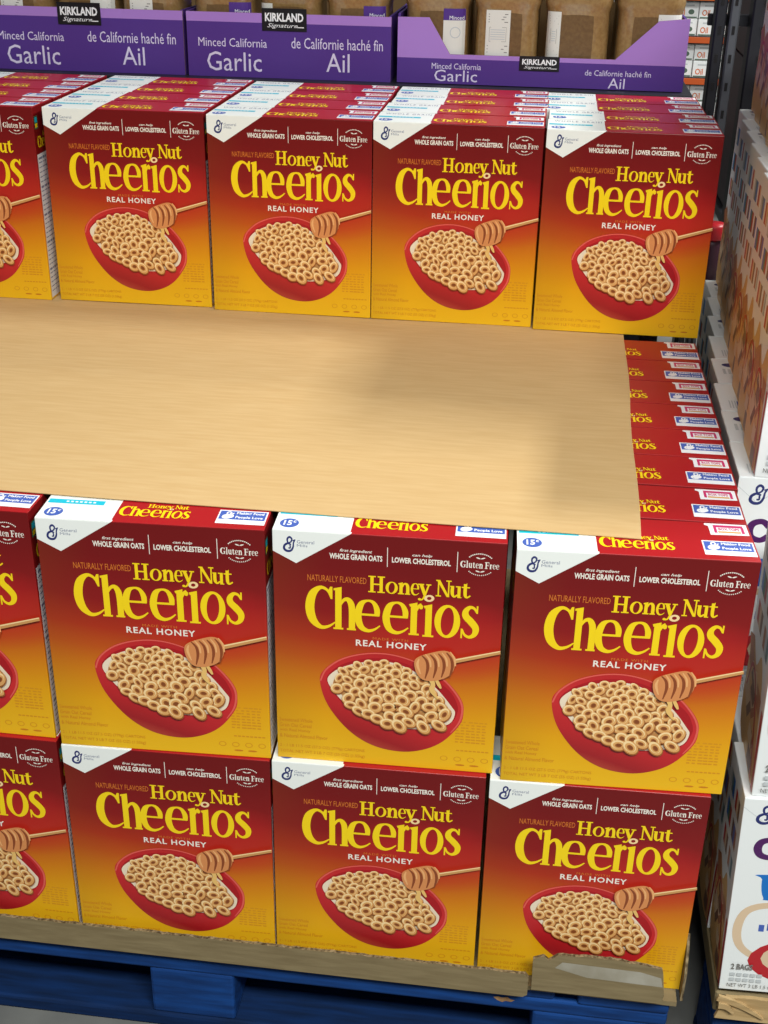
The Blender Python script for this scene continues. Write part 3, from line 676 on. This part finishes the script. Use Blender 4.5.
def lathe(mb, prof, key, n=24):
    V = [(r * math.cos(2 * math.pi * k / n), r * math.sin(2 * math.pi * k / n), z) for r, z in prof for k in range(n)]
    Fc = [(j * n + k, j * n + (k + 1) % n, (j + 1) * n + (k + 1) % n, (j + 1) * n + k) for j in range(len(prof) - 1) for k in range(n)] + [tuple(range(n))[::-1], tuple(range((len(prof) - 1) * n, len(prof) * n))]
    mb.mesh(V, Fc, key)
mb = MB(); lathe(mb, [(.014, 0), (.020, .004), (.021, .05), (.018, .075), (.017, .09)], 'maroon'); o = mb.build('small_jar', smooth=True)
mb = MB(); lathe(mb, [(.0215, .088), (.023, .092), (.023, .112), (.020, .117)], 'red'); mb.build('lid', o, smooth=True)
o.location = (.090, 1.31, .6395); tag(o, 'small dark jar with red lid in the gap behind the rightmost column', 'jar')
sh = empty('store_shelf', (.15, 4.6, 0)); tag(sh, 'distant shelf with orange edges holding small white cartons', 'shelf')
SY = 4.5
for k, z in enumerate((SHELF_Z)):
    mb = MB(); mb.box((-.35, SY, z - .024), (.72, SY + .02, z - .002), 'beam'); mb.box((-.35, SY + .02, z - .03), (.72, SY + .45, z), 'steel'); child(mb, 'shelf_board', sh)
for x in (-.37, .72):
    mb = MB(); mb.box((x, SY, 0), (x + .02, SY + .45, 1.3), 'steel'); child(mb, 'shelf_upright', sh)
mb = MB(); mb.box((-.35, SY + .45, 0), (.72, SY + .46, 1.3), 'steel'); child(mb, 'back_panel', sh)
oil = MB(); ow, oh, od = .100, .066, .12
oil.box((0, 0, 0), (ow, od, oh - .001), 'wcarton', .002)
f = Ink(oil, lambda x, z, h: (x, -.0004 * h, z)); f.text('Oil', (.012, .036, .044, .012), 'oil', 1, bold=.02); f.polys([ell(.070, .026, .012, .010)], 'leaf', 1); f.polys([rect(.02, .048, .08, .054)], 'wshade', 1)
oil.box((ow * .05, -.001, .003), (ow * .95, .0006, .008), 'leaf')
ob = oil.build('oil_carton'); fl = MB(); fl.box((.001, .001, oh - .0015), (ow - .001, od - .001, oh), 'wcarton'); fl.build('lid_flap', ob)
fst = True
for k, z in enumerate(SHELF_Z):
    for lay in range(2):
        for c in range(7):
            o = ob if fst else copy_tree(ob); fst = False
            o.location = (-.343 + c * .1012 + .30 - .012, SY + .03 + (c % 2) * .006, z + lay * .0665)
            tag(o, 'small white oil carton on the distant shelf, %s shelf, %s layer, %s from left' % (('lowest', 'lower', 'middle', 'upper', 'top')[k], ('bottom', 'upper')[lay], NTH[c]), 'carton', 'white cartons on the distant shelf')

# ------------------------------------------------------------------ floor, light, camera
mb = MB(); mb.poly([(-6, -5, 0), (6, -5, 0), (6, 8, 0), (-6, 8, 0)], 'floor'); struct(mb.build('floor'))
def area(name, loc, rot, sx, sy, power, col=(1, 1, 1)):
    l = bpy.data.lights.new(name, 'AREA'); l.shape = 'RECTANGLE'; l.size = sx; l.size_y = sy; l.energy = power; l.color = col
    o = bpy.data.objects.new(name, l); COL.objects.link(o); o.location = loc; o.rotation_euler = rot; return o
for nm, loc, sx, sy, pw in LIGHTS: area(nm, loc, (0, 0, 0), sx, sy, pw, (.97, 1.0, .97))
w = bpy.data.worlds.new('hall'); bpy.context.scene.world = w; w.use_nodes = True
w.node_tree.nodes['Background'].inputs['Color'].default_value = (.95, 1.0, .98, 1); w.node_tree.nodes['Background'].inputs['Strength'].default_value = AMBIENT

cam = bpy.data.cameras.new('camera'); co = bpy.data.objects.new('camera', cam); COL.objects.link(co)
R = [[.991676, .12766, .016797], [.072293, -.444071, -.89307], [-.106551, .88685, -.449604]]   # right, down, forward
mw = Matrix(((R[0][0], -R[1][0], -R[2][0], -.23859), (R[0][1], -R[1][1], -R[2][1], -1.11092), (R[0][2], -R[1][2], -R[2][2], .88217 + Z0), (0, 0, 0, 1)))
co.matrix_world = mw
cam.sensor_fit = 'VERTICAL'; cam.sensor_height = 36; cam.lens = 1251.64 / 1024 * 36; cam.clip_start = .01
sc = bpy.context.scene; sc.camera = co
sc.view_settings.view_transform = 'Standard'; sc.view_settings.look = 'None'; sc.view_settings.gamma = 1.0; sc.view_settings.use_curve_mapping = False
sc.view_settings.exposure = EXPOSURE
